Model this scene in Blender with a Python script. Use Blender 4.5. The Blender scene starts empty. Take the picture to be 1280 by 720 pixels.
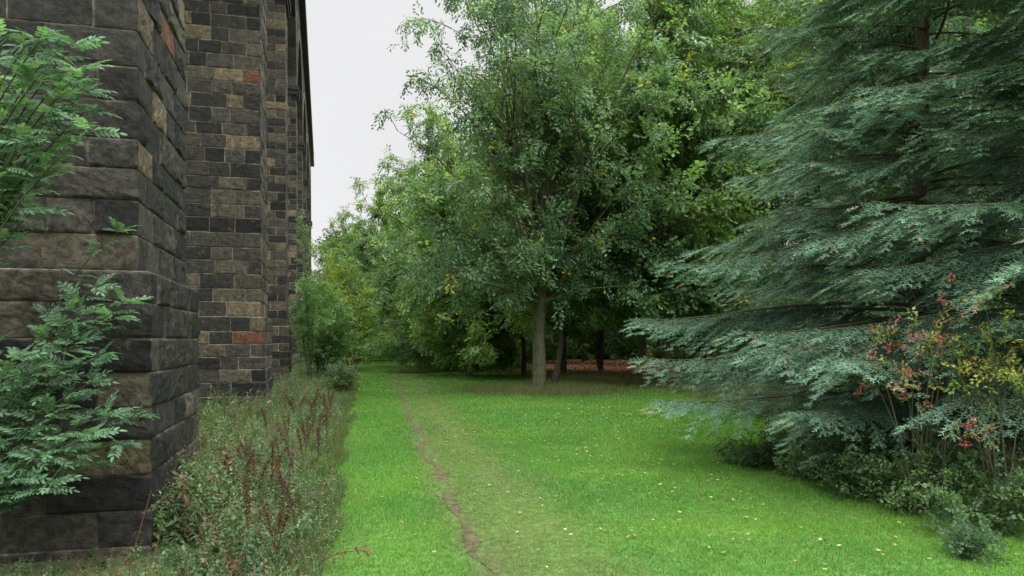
import bpy, math, random
import numpy as np
SC=bpy.context.scene; COL=SC.collection
F=914.0; HZ=425.0; CH=2.0
def W(px,py,D): return np.array([(px-640)/F*D, D, CH+(HZ-py)/F*D])
def vn(x,y,seed=0):
    x=np.asarray(x,float); y=np.asarray(y,float)
    xi=np.floor(x).astype(np.int64); yi=np.floor(y).astype(np.int64)
    fx=x-xi; fy=y-yi; fx=fx*fx*(3-2*fx); fy=fy*fy*(3-2*fy)
    def h(a,b):
        n=(a*374761393+b*668265263+seed*974634777)&0xffffffff
        n=((n^(n>>13))*1274126177)&0xffffffff
        return ((n^(n>>16))&0xffff)/65535.0
    return (h(xi,yi)*(1-fx)+h(xi+1,yi)*fx)*(1-fy)+(h(xi,yi+1)*(1-fx)+h(xi+1,yi+1)*fx)*fy
def gz(x,y): return 0.10*(vn(np.asarray(x)*.35,np.asarray(y)*.35,3)-.5)+0.03*(vn(np.asarray(x)*1.6,np.asarray(y)*1.6,5)-.5)
def norm(v): return v/np.maximum(np.linalg.norm(v,axis=-1,keepdims=True),1e-9)

# ---------- object helpers
def mesh_data(name,V,Fc,C=None,mat=None,smooth=False):
    V=np.asarray(V,np.float32); Fc=np.asarray(Fc,np.int32); k=Fc.shape[1]
    me=bpy.data.meshes.new(name)
    me.vertices.add(len(V)); me.vertices.foreach_set('co',V.ravel())
    me.loops.add(Fc.size); me.loops.foreach_set('vertex_index',Fc.ravel())
    me.polygons.add(len(Fc)); me.polygons.foreach_set('loop_start',np.arange(0,Fc.size,k,dtype=np.int32))
    me.polygons.foreach_set('loop_total',np.full(len(Fc),k,np.int32))
    me.polygons.foreach_set('use_smooth',np.full(len(Fc),bool(smooth)))
    me.update(calc_edges=True)
    if C is not None:
        a=me.color_attributes.new('Col','FLOAT_COLOR','POINT')
        c=np.ones((len(V),4),np.float32); c[:,:3]=C; a.data.foreach_set('color',c.ravel())
    if mat: me.materials.append(mat)
    return me
def link(name,me,parent=None,loc=(0,0,0)):
    o=bpy.data.objects.new(name,me); COL.objects.link(o); o.location=loc
    if parent: o.parent=parent
    return o
def tag(o,label=None,cat=None,group=None,kind=None):
    if label: o['label']=label
    if cat: o['category']=cat
    if group: o['group']=group
    if kind: o['kind']=kind
    return o
def empty(name,loc,label,cat,group=None,rz=0):
    o=bpy.data.objects.new(name,None); COL.objects.link(o); o.location=loc; o.rotation_euler=(0,0,rz)
    return tag(o,label,cat,group)
def copy_thing(r,loc,rz,sc,label,group=None):
    c=r.copy(); COL.objects.link(c); c.location=loc; c.rotation_euler=(0,0,rz); c.scale=(sc,sc,sc)
    c['label']=label
    if group: c['group']=group
    for ch in list(r.children):
        d=ch.copy(); COL.objects.link(d); d.parent=c
    return c

# ---------- materials
def newmat(name):
    m=bpy.data.materials.new(name); m.use_nodes=True; n=m.node_tree; n.nodes.clear()
    return m,n,n.nodes,n.links
def leafmat(name,trans=.3,rough=.5,spec=.35):
    m,t,N,L=newmat(name)
    out=N.new('ShaderNodeOutputMaterial'); at=N.new('ShaderNodeAttribute'); at.attribute_name='Col'
    p=N.new('ShaderNodeBsdfPrincipled'); p.inputs['Roughness'].default_value=rough; p.inputs['Specular IOR Level'].default_value=spec
    tr=N.new('ShaderNodeBsdfTranslucent'); mx=N.new('ShaderNodeMixShader'); mx.inputs[0].default_value=trans
    mul=N.new('ShaderNodeMixRGB'); mul.blend_type='MULTIPLY'; mul.inputs[0].default_value=1; mul.inputs[2].default_value=(1.6,1.7,.8,1)
    L.new(at.outputs['Color'],p.inputs['Base Color']); L.new(at.outputs['Color'],mul.inputs[1]); L.new(mul.outputs[0],tr.inputs['Color'])
    L.new(p.outputs[0],mx.inputs[1]); L.new(tr.outputs[0],mx.inputs[2]); L.new(mx.outputs[0],out.inputs[0])
    return m
LEAF=leafmat('leaf',.38); NEEDLE=leafmat('needle',.15,.7,.12); GRASS=leafmat('grass_blade',.3,.6,.15)
def barkmat(name,c1,c2,sc=6):
    m,t,N,L=newmat(name)
    out=N.new('ShaderNodeOutputMaterial'); p=N.new('ShaderNodeBsdfPrincipled'); p.inputs['Roughness'].default_value=.9; p.inputs['Specular IOR Level'].default_value=.15
    tc=N.new('ShaderNodeTexCoord'); mp=N.new('ShaderNodeMapping'); mp.inputs['Scale'].default_value=(sc,sc,sc*.25)
    nz=N.new('ShaderNodeTexNoise'); nz.inputs['Scale'].default_value=3; nz.inputs['Detail'].default_value=6; nz.inputs['Roughness'].default_value=.7
    cr=N.new('ShaderNodeValToRGB'); cr.color_ramp.elements[0].position=.35; cr.color_ramp.elements[1].position=.68
    cr.color_ramp.elements[0].color=(*c1,1); cr.color_ramp.elements[1].color=(*c2,1)
    bp=N.new('ShaderNodeBump'); bp.inputs['Strength'].default_value=.7; bp.inputs['Distance'].default_value=.03
    L.new(tc.outputs['Object'],mp.inputs[0]); L.new(mp.outputs[0],nz.inputs['Vector']); L.new(nz.outputs['Fac'],cr.inputs[0]); L.new(cr.outputs[0],p.inputs['Base Color'])
    L.new(nz.outputs['Fac'],bp.inputs['Height']); L.new(bp.outputs[0],p.inputs['Normal']); L.new(p.outputs[0],out.inputs[0])
    return m
BARK=barkmat('bark',(.04,.041,.024),(.14,.14,.083)); BARKD=barkmat('bark_dark',(.04,.036,.024),(.12,.105,.07)); STEMG=barkmat('green_stem',(.05,.055,.03),(.10,.095,.055),20)
def stonemat():
    m,t,N,L=newmat('sooty_sandstone')
    out=N.new('ShaderNodeOutputMaterial'); p=N.new('ShaderNodeBsdfPrincipled'); p.inputs['Roughness'].default_value=.8; p.inputs['Specular IOR Level'].default_value=.28
    at=N.new('ShaderNodeAttribute'); at.attribute_name='Col'; tc=N.new('ShaderNodeTexCoord')
    def noise(s,d,r,vec=None):
        n=N.new('ShaderNodeTexNoise'); n.inputs['Scale'].default_value=s; n.inputs['Detail'].default_value=d; n.inputs['Roughness'].default_value=r; L.new(vec or tc.outputs['Object'],n.inputs['Vector']); return n
    def ramp(src,a,b,c0,c1):
        c=N.new('ShaderNodeValToRGB'); c.color_ramp.elements[0].position=a; c.color_ramp.elements[1].position=b; c.color_ramp.elements[0].color=(*c0,1); c.color_ramp.elements[1].color=(*c1,1); L.new(src,c.inputs[0]); return c
    n1=noise(2.3,12,.82); n2=noise(11,12,.8); n3=noise(.9,5,.6)
    mpp=N.new('ShaderNodeMapping'); mpp.inputs['Scale'].default_value=(5,5,.5); L.new(tc.outputs['Object'],mpp.inputs[0]); n4=noise(1,5,.6,mpp.outputs[0])
    r1=ramp(n2.outputs['Fac'],.37,.64,(.30,.30,.30),(1.85,1.83,1.78))
    mul=N.new('ShaderNodeMixRGB'); mul.blend_type='MULTIPLY'; mul.inputs[0].default_value=1; L.new(at.outputs['Color'],mul.inputs[1]); L.new(r1.outputs[0],mul.inputs[2])
    r2=ramp(n1.outputs['Fac'],.58,.63,(0,0,0),(1,1,1))
    tan=N.new('ShaderNodeMixRGB'); tan.inputs[2].default_value=(.22,.18,.12,1)
    sc=N.new('ShaderNodeMath'); sc.operation='MULTIPLY'; sc.inputs[1].default_value=.6; L.new(r2.outputs[0],sc.inputs[0]); L.new(sc.outputs[0],tan.inputs[0]); L.new(mul.outputs[0],tan.inputs[1])
    r3=ramp(n4.outputs['Fac'],.42,.7,(1,1,1),(.6,.6,.6))
    st=N.new('ShaderNodeMixRGB'); st.blend_type='MULTIPLY'; st.inputs[0].default_value=.7; L.new(tan.outputs[0],st.inputs[1]); L.new(r3.outputs[0],st.inputs[2])
    gr=ramp(n3.outputs['Fac'],.50,.75,(0,0,0),(.25,.25,.25)); al=N.new('ShaderNodeMixRGB'); al.inputs[2].default_value=(.055,.065,.038,1); L.new(gr.outputs[0],al.inputs[0]); L.new(st.outputs[0],al.inputs[1])
    L.new(al.outputs[0],p.inputs['Base Color'])
    bp=N.new('ShaderNodeBump'); bp.inputs['Strength'].default_value=1; bp.inputs['Distance'].default_value=.08
    ad=N.new('ShaderNodeMath'); L.new(n2.outputs['Fac'],ad.inputs[0]); L.new(n1.outputs['Fac'],ad.inputs[1]); L.new(ad.outputs[0],bp.inputs['Height']); L.new(bp.outputs[0],p.inputs['Normal'])
    L.new(p.outputs[0],out.inputs[0]); return m
STONE=stonemat()
def groundmat(name):
    m,t,N,L=newmat(name)
    out=N.new('ShaderNodeOutputMaterial'); p=N.new('ShaderNodeBsdfPrincipled'); p.inputs['Roughness'].default_value=.95; p.inputs['Specular IOR Level'].default_value=.1
    at=N.new('ShaderNodeAttribute'); at.attribute_name='Col'; tc=N.new('ShaderNodeTexCoord')
    n=N.new('ShaderNodeTexNoise'); n.inputs['Scale'].default_value=9; n.inputs['Detail'].default_value=8; n.inputs['Roughness'].default_value=.75; L.new(tc.outputs['Object'],n.inputs['Vector'])
    c=N.new('ShaderNodeValToRGB'); c.color_ramp.elements[0].position=.3; c.color_ramp.elements[1].position=.7; c.color_ramp.elements[0].color=(.45,.45,.45,1); c.color_ramp.elements[1].color=(1.5,1.5,1.45,1); L.new(n.outputs['Fac'],c.inputs[0])
    mul=N.new('ShaderNodeMixRGB'); mul.blend_type='MULTIPLY'; mul.inputs[0].default_value=1; L.new(at.outputs['Color'],mul.inputs[1]); L.new(c.outputs[0],mul.inputs[2]); L.new(mul.outputs[0],p.inputs['Base Color'])
    bp=N.new('ShaderNodeBump'); bp.inputs['Strength'].default_value=.8; bp.inputs['Distance'].default_value=.03; L.new(n.outputs['Fac'],bp.inputs['Height']); L.new(bp.outputs[0],p.inputs['Normal'])
    L.new(p.outputs[0],out.inputs[0]); return m
GROUND=groundmat('ground_soil'); DIRT=groundmat('trodden_dirt')

# ---------- tubes and instancing
def tubes(paths,sides=6):
    Vs=[];Fs=[];off=0
    ang=np.linspace(0,2*math.pi,sides,endpoint=False); ca=np.cos(ang)[None,:,None]; sa=np.sin(ang)[None,:,None]
    for pts,rad in paths:
        pts=np.asarray(pts,float); n=len(pts); t=norm(np.gradient(pts,axis=0))
        ref=np.array([1.,0,0]) if abs(t[0][2])>.7 else np.array([0,0,1.])
        a=norm(np.cross(t,ref)); b=np.cross(t,a); r=np.asarray(rad,float)[:,None,None]
        V=pts[:,None,:]+r*(ca*a[:,None,:]+sa*b[:,None,:]); Vs.append(V.reshape(-1,3))
        i=np.arange(n-1)[:,None]*sides; j=np.arange(sides)[None,:]; k=(j+1)%sides
        Fs.append(np.stack([i+j,i+k,i+sides+k,i+sides+j],-1).reshape(-1,4)+off); off+=n*sides
    return np.concatenate(Vs),np.concatenate(Fs)
def joinm(parts):
    off=0;V=[];Fq=[]
    for v,f in parts: V.append(v);Fq.append(f+off);off+=len(v)
    return np.concatenate(V),np.concatenate(Fq)
def inst(T,TF,TS,P,X,Z,S,IC):
    x=norm(X); y=norm(np.cross(Z,x)); z=np.cross(x,y); S=np.asarray(S).reshape(-1,1,1)
    V=P[:,None,:]+S*(T[None,:,0:1]*x[:,None,:]+T[None,:,1:2]*y[:,None,:]+T[None,:,2:3]*z[:,None,:])
    n=len(P); Fq=(TF[None]+(np.arange(n)*len(T))[:,None,None]).reshape(-1,TF.shape[1])
    C=IC[:,None,:]*TS[None,:,None] if TS.ndim==1 else IC[:,None,:]*TS[None]
    return V.reshape(-1,3),Fq,C.reshape(-1,3)
def inst_multi(temps,P,X,Z,S,IC,rg):
    ch=rg.integers(0,len(temps),len(P)); Vs=[];Fs=[];Cs=[];off=0
    for k,(T,TF,TS) in enumerate(temps):
        m=ch==k
        if not m.any(): continue
        v,f,c=inst(T,TF,TS,P[m],X[m],Z[m],np.asarray(S)[m],IC[m]); Vs.append(v);Fs.append(f+off);Cs.append(c);off+=len(v)
    return np.concatenate(Vs),np.concatenate(Fs),np.concatenate(Cs)
def leafquads(rg,base,d,up,L,Wd,fold=0):
    d=norm(d); s=norm(np.cross(up,d)); L=L[:,None]; Wd=Wd[:,None]
    v=np.stack([base, base+d*L*.45+s*Wd*.5, base+d*L, base+d*L*.45-s*Wd*.5],1).reshape(-1,3)
    f=np.arange(len(base)*4).reshape(-1,4); return v,f
def spray(seed,n=12,length=.5,leaf=.13,wd=.75,flat=.45):
    rg=np.random.default_rng(seed); t=np.linspace(.12,1,n); side=np.where(np.arange(n)%2==0,1,-1)
    base=np.stack([t*length,side*rg.uniform(.02,.22,n)*length*(1.1-t*.5),-.18*t*t*length+rg.normal(0,.04,n)],1)
    d=np.stack([.6+0*t,side*rg.uniform(.4,1,n),rg.normal(-.35,.3,n)],1)
    up=norm(np.stack([rg.normal(0,flat,n),rg.normal(0,flat,n),np.ones(n)],1))
    v,f=leafquads(rg,base,d,up,leaf*rg.uniform(.7,1.25,n),leaf*wd*rg.uniform(.8,1.2,n))
    return v,f,np.repeat(rg.uniform(.7,1.3,n),4)
SPRAYS=[spray(i) for i in range(5)]
SPRAYN=[spray(20+i,15,.5,.13,.45) for i in range(5)]
SPRAYF=[spray(40+i,12,.6,.16,.72,.3) for i in range(4)]
def bez(a,b,c,n):
    t=np.linspace(0,1,n)[:,None]; return a*(1-t)**2+2*b*t*(1-t)+c*t*t
def tintcol(P,rg,base,alt,yel=0,seed=1,fr=.5):
    n=len(P); k=vn(P[:,0]*fr+P[:,2]*.3,P[:,1]*fr+P[:,2]*fr,seed); k=np.clip((k-.5)*1.6+.5+rg.normal(0,.15,n),0,1)[:,None]
    c=np.array(base)*(1-k)+np.array(alt)*k; c=c*rg.uniform(.65,1.3,n)[:,None]
    if yel>0:
        m=rg.random(n)<yel; c[m]=np.array((.32,.32,.06))*rg.uniform(.6,1.2,m.sum())[:,None]
    return c
def broadleaf(seed,H,r0,C,R,nl=45,sub=7,tw=8,droop=.35,slope=(.4,1.1),cb=None,sprays=SPRAYS,ssc=1.0,base=(.03,.07,.022),alt=(.075,.14,.035),yel=.01,stems=None,inner=.35,lean=(0,0),flare=.5,up0=.16,skirt=0,fork=0,limb=1.0):
    rg=np.random.default_rng(seed); C=np.array(C,float);R=np.array(R,float)
    cb=C[2]-R[2]*.8 if cb is None else cb
    zt=C[2]+R[2]*.55
    n=16; t=np.linspace(0,1,n)
    def mk(off,rs,zt_,fk):
        w=np.cumsum(rg.normal(0,.075,(n,2)),0)*(H/14); w-=w[0]
        g=np.clip((t-fk)/(1-fk),0,1)**.75; w=w*np.clip(t*4,0,1)[:,None] if fk else w
        p=np.stack([t*(C[0]*.8+lean[0])+w[:,0]*(g if fk else 1)+off[0]*g,t*C[1]*.8+w[:,1]*(g if fk else 1)+off[1]*g,t*zt_-.1],1)
        r=rs*(1-.85*t)+rs*flare*np.exp(-t*30)
        return p,r
    trunks=[mk((0,0),r0,zt,0)]
    for q,s in enumerate(stems or []): trunks.append(mk(s[:2],r0*s[2],zt*s[3],fork+.05*q if fork else 0))
    big=list(trunks); med=[];sm=[];AP=[];AD=[]
    for i in range(nl):
        d=norm(rg.normal(0,1,3))
        fac=inner+(1-inner)*rg.random()**.5
        tg=C+d*R*fac*rg.uniform(.85,1.12)
        if i<skirt:
            a=rg.uniform(0,6.283); q=rg.uniform(.5,1.0); tg=np.array([C[0]+math.cos(a)*R[0]*q,C[1]+math.sin(a)*R[1]*q,cb+rg.uniform(-.6,2.2)])
        tp,tr=trunks[rg.integers(len(trunks))]
        hd=np.hypot(tg[0]-C[0]*.6,tg[1]-C[1]*.6)
        sz=np.clip(tg[2]-hd*rg.uniform(*slope),cb*.8,tp[-1,2]*.98)
        k=np.clip(sz/tp[-1,2],0,1); st=np.array([np.interp(k,t,tp[:,a]) for a in range(3)]); rs=np.interp(k,t,tr)
        ln=np.linalg.norm(tg-st); mid=(st+tg)/2+np.array([0,0,up0*ln])+rg.normal(0,.09*ln,3)
        lp=bez(st,mid,tg,8); med.append((lp,np.linspace(min(rs*.55,(.018+ln*.009)*limb),.009,8)))
        T=rg.uniform(.3,1,sub); T[0]=1
        tang=norm(tg-mid)
        for tt in T:
            p=bez(st,mid,tg,21)[int(tt*20)]
            dd=norm(tang*.7+rg.normal(0,.6,3)+np.array([0,0,.05]))
            L=rg.uniform(.5,1)*(.35+.2*ln)
            e=p+dd*L-np.array([0,0,L*.25*droop]); m=(p+e)/2+np.array([0,0,L*.1])
            sp=bez(p,m,e,4); sm.append((sp,np.linspace(.018,.006,4)))
            q=rg.uniform(.15,1,tw)[:,None]; pp=p+(e-p)*q+rg.normal(0,.06,(tw,3)); AP.append(pp)
            AD.append(norm(dd*.6+rg.normal(0,.6,(tw,3))-np.array([0,0,droop])))
    P=np.concatenate(AP);D=np.concatenate(AD); up=norm(np.array([0,0,1.])+rg.normal(0,.3,P.shape)+norm(P-C)*.45)
    cc=tintcol(P,rg,base,alt,yel,seed)
    V,Fq,Cc=inst_multi(sprays,P,D,up,rg.uniform(.75,1.3,len(P))*ssc,cc,rg)
    tv=joinm([tubes(big,12),tubes(med,6),tubes(sm,3)])
    return tv,(V,Fq,Cc)
def tree_obj(name,loc,data,label,cat='tree',group=None,bark=None,crown='crown',trunk='trunk',rz=0,lm=None):
    (tv,tf),(V,Fq,Cc)=data
    loc=(loc[0],loc[1],float(gz(loc[0],loc[1])))
    e=empty(name,loc,label,cat,group,rz)
    link(trunk,mesh_data(trunk,tv,tf,None,bark or BARK,True),e)
    link(crown,mesh_data(crown,V,Fq,Cc,lm or LEAF),e)
    return e

# ================= GROUND
def pathX(D): return np.interp(D,[-5,3,6.2,11.8,20,33,73,95],[1.15,1.15,1.17,1.26,1.5,1.97,4.2,5.2])-.2166*np.asarray(D)
def lawnL(D): D=np.asarray(D,float); return -.2166*D-.22+.012*D+.3*(vn(D*.9,D*0,9)-.5)-.12*np.clip((14-D)/8,0,1)
def lawnR(D): return np.interp(D,[-8,4,6.2,8.1,10.4,13,15,24,29,40,73,90],[9,7.5,6.8,6.0,5.4,5.2,5.6,7.2,6.2,.6,-6.0,-9])+.5*(vn(np.asarray(D)*.8,np.asarray(D)*0,19)-.5)
def groundcol(x,y):
    n1=vn(x*.9,y*.9,21); n2=vn(x*3,y*3,22)
    lawn=np.stack([.068+.03*n1,.165+.05*n1,.032+.008*n2],-1)
    u=x-pathX(y)
    olive=np.array([.095,.115,.042])
    k=np.exp(-((u-.6-.01*y)/.75)**2)*(.40+.55*n2); lawn=lawn*(1-k[...,None])+olive*k[...,None]
    k2=np.exp(-(u/.22)**2)*.85; lawn=lawn*(1-k2[...,None])+np.array([.085,.082,.042])*k2[...,None]
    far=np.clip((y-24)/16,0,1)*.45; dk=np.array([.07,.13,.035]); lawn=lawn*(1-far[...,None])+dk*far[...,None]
    lit=np.stack([.11+.05*n2,.052+.03*n2,.030+.012*n1],-1); rough=np.stack([.08+.04*n2,.11+.03*n1,.035+0*n1],-1)
    d=x-lawnR(y); kr=np.clip(d/.8+.5+.6*(n2-.5),0,1)
    kl=np.clip((y-36)/6+(n1-.5),0,1); wood=rough*(1-kl[...,None])+lit*kl[...,None]
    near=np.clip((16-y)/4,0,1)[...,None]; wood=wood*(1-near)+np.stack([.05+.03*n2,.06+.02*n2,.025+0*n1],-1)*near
    c=lawn*(1-kr[...,None])+wood*kr[...,None]
    kv=np.clip((lawnL(y)-x)/.3+.5+.5*(n2-.5),0,1)[...,None]; ver=np.stack([.045+.03*n2,.06+.03*n2,.028+.01*n1],-1)
    return c*(1-kv)+ver*kv
gx=np.concatenate([[-2500,-600,-150,-60],np.arange(-32,30.01,.3),[60,150,600,2500]])
gy=np.concatenate([[-2500,-600,-100,-20],np.arange(-6,96,.3),[130,250,700,2500]])
XX,YY=np.meshgrid(gx,gy); ZZ=gz(XX,YY)
V=np.stack([XX,YY,ZZ],-1).reshape(-1,3); nx=len(gx); ny=len(gy)
i=np.arange(ny-1)[:,None]*nx; j=np.arange(nx-1)[None]; Fq=np.stack([i+j,i+j+1,i+nx+j+1,i+nx+j],-1).reshape(-1,4)
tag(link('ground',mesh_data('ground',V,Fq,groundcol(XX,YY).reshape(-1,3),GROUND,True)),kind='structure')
rg=np.random.default_rng(5)
Ds=np.arange(3,92,.06); n=len(Ds); cxs=pathX(Ds)+.16*(vn(Ds*1.3,Ds*0,31)-.5)
brk=np.clip(vn(Ds*1.1,Ds*0,39)*1.5-.3,.05,.8)
wl=(.01+.08*vn(Ds*2.1,Ds*0,32)+.09*rg.random(n))*brk; wr=(.01+.10*vn(Ds*1.7,Ds*0,33)+.11*rg.random(n))*brk
rows=[cxs-wl,cxs,cxs+wr]; Vp=np.stack([np.stack([r,Ds,gz(r,Ds)+.006],-1) for r in rows],1).reshape(-1,3)
i=np.arange(n-1)[:,None]*3; j=np.arange(2)[None]; Fp=np.stack([i+j,i+j+1,i+3+j+1,i+3+j],-1).reshape(-1,4)
pc=np.array([.10,.087,.05])*rg.uniform(.65,1.25,(len(Vp),1))
tag(link('path',mesh_data('path',Vp,Fp,pc,DIRT,True)),kind='structure')

def blades(rg,x,y,h,w,c,lean=.5):
    n=len(x); a=rg.uniform(0,2*math.pi,n); z=gz(x,y)-.004; s=np.stack([np.cos(a),np.sin(a),0*a],-1)*w[:,None]*.5
    b=np.stack([x,y,z],-1); l=rg.normal(0,lean,(n,2))*h[:,None]
    tip=b+np.stack([l[:,0],l[:,1],h],-1); V=np.stack([b-s,b+s,tip],1).reshape(-1,3)
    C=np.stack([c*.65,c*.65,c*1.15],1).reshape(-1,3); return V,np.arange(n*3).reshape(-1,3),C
GV=[];GF=[];GC=[];off=0
for (d0,d1,n,h,w) in [(5,9,125000,.036,.008),(9,15,125000,.042,.011),(15,28,120000,.052,.018),(28,80,80000,.07,.035)]:
    y=rg.uniform(d0,d1,n); t=rg.random(n); L=lawnL(y)-.1;R=lawnR(y)+.3; x=L+(R-L)*t
    u=x-pathX(y); dens=np.clip((np.abs(u-.02)-.02)/.30,0.2,1); trod=np.exp(-((u-.6-.01*y)/.6)**2); k=rg.random(n)<dens*(1-.5*trod*vn(x*3,y*3,22))
    x=x[k];y=y[k];u=u[k];trod=trod[k]; n=len(x)
    n1=vn(x*.9,y*.9,21); n4=vn(x*.35,y*.35,44); n5=vn(x*2.6,y*2.6,47)
    c=np.stack([.095+.05*n1,.235+.085*n1*n5+.03*n4,.045+.012*n4],-1)*rg.uniform(.65,1.3,n)[:,None]
    c=c*(1-.6*trod[:,None])+np.array([.12,.165,.055])*(.6*trod[:,None])
    dry=rg.random(n)<.05+.05*trod; c[dry]=np.array([.26,.23,.12])
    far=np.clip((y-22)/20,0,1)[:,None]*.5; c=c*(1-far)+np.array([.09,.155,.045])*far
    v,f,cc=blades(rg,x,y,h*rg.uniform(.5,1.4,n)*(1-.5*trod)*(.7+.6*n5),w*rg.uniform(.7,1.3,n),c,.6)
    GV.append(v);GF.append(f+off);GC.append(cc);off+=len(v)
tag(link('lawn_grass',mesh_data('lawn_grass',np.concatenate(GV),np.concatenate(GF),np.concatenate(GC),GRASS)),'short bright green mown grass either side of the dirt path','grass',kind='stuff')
n=20000; y=rg.uniform(24,46,n); x=lawnR(y)+rg.normal(.3,.9,n)+np.abs(rg.normal(0,2.2,n)); k=(x<13); x=x[k];y=y[k]
x2=rg.normal(1.2,1.5,12000); y2=rg.normal(28.1,1.1,12000); x=np.concatenate([x,x2]);y=np.concatenate([y,y2])
y3=5+rg.random(16000)**1.3*45; x3=lawnL(y3)-.05-np.abs(rg.normal(0,.25,16000)); x=np.concatenate([x,x3]);y=np.concatenate([y,y3])
n=len(x); mix=rg.random(n)[:,None]; mix[-16000:]**=3; c=np.array([.085,.16,.045])*(1-mix)+np.array([.22,.20,.10])*mix
hh=rg.uniform(.10,.38,n); hh[-16000:]*=.5
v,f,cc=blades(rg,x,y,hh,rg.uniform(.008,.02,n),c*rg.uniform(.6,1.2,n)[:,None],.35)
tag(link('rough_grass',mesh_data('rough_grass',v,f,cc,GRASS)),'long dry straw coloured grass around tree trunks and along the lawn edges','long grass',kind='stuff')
n=4600; y=6+rg.random(n)**.75*34; x=rg.normal(2.2,2.2,n)-.05*(y-20); k=(x>lawnL(y)+.2)&(x<lawnR(y)+1.5)&(rg.random(n)<.25+vn(x*.8,y*.5,71)); x=x[k];y=y[k];n=len(x)
b=np.stack([x,y,gz(x,y)+.035],-1); a=rg.uniform(0,6.28,n)
v,f=leafquads(rg,b,np.stack([np.cos(a),np.sin(a),rg.normal(0,.2,n)],-1),norm(rg.normal(0,.3,(n,3))+[0,0,1]),rg.uniform(.03,.07,n),rg.uniform(.025,.045,n))
pal=np.array([[.42,.38,.14],[.33,.24,.09],[.5,.47,.26],[.2,.1,.04],[.36,.38,.14]]); c=np.repeat(pal[rg.integers(0,5,n)],4,0)
tag(link('fallen_leaves',mesh_data('fallen_leaves',v,f,c,LEAF)),'yellow and brown fallen leaves scattered over the lawn','fallen leaves',kind='stuff')
n=18000; y=rg.uniform(36,78,n); x=lawnR(y)+.4+rg.random(n)**1.2*26
b=np.stack([x,y,gz(x,y)+.02],-1); a=rg.uniform(0,6.28,n)
v,f=leafquads(rg,b,np.stack([np.cos(a),np.sin(a),rg.normal(0,.3,n)],-1),norm(rg.normal(0,.4,(n,3))+[0,0,1]),rg.uniform(.10,.2,n),rg.uniform(.08,.15,n))
pal=np.array([[.21,.085,.048],[.16,.07,.04],[.25,.125,.06],[.12,.06,.035]]); c=np.repeat(pal[rg.integers(0,4,n)],4,0)
tag(link('leaf_litter',mesh_data('leaf_litter',v,f,c,LEAF)),'reddish brown leaf litter on the ground inside the wood','leaf litter',kind='stuff')

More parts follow.
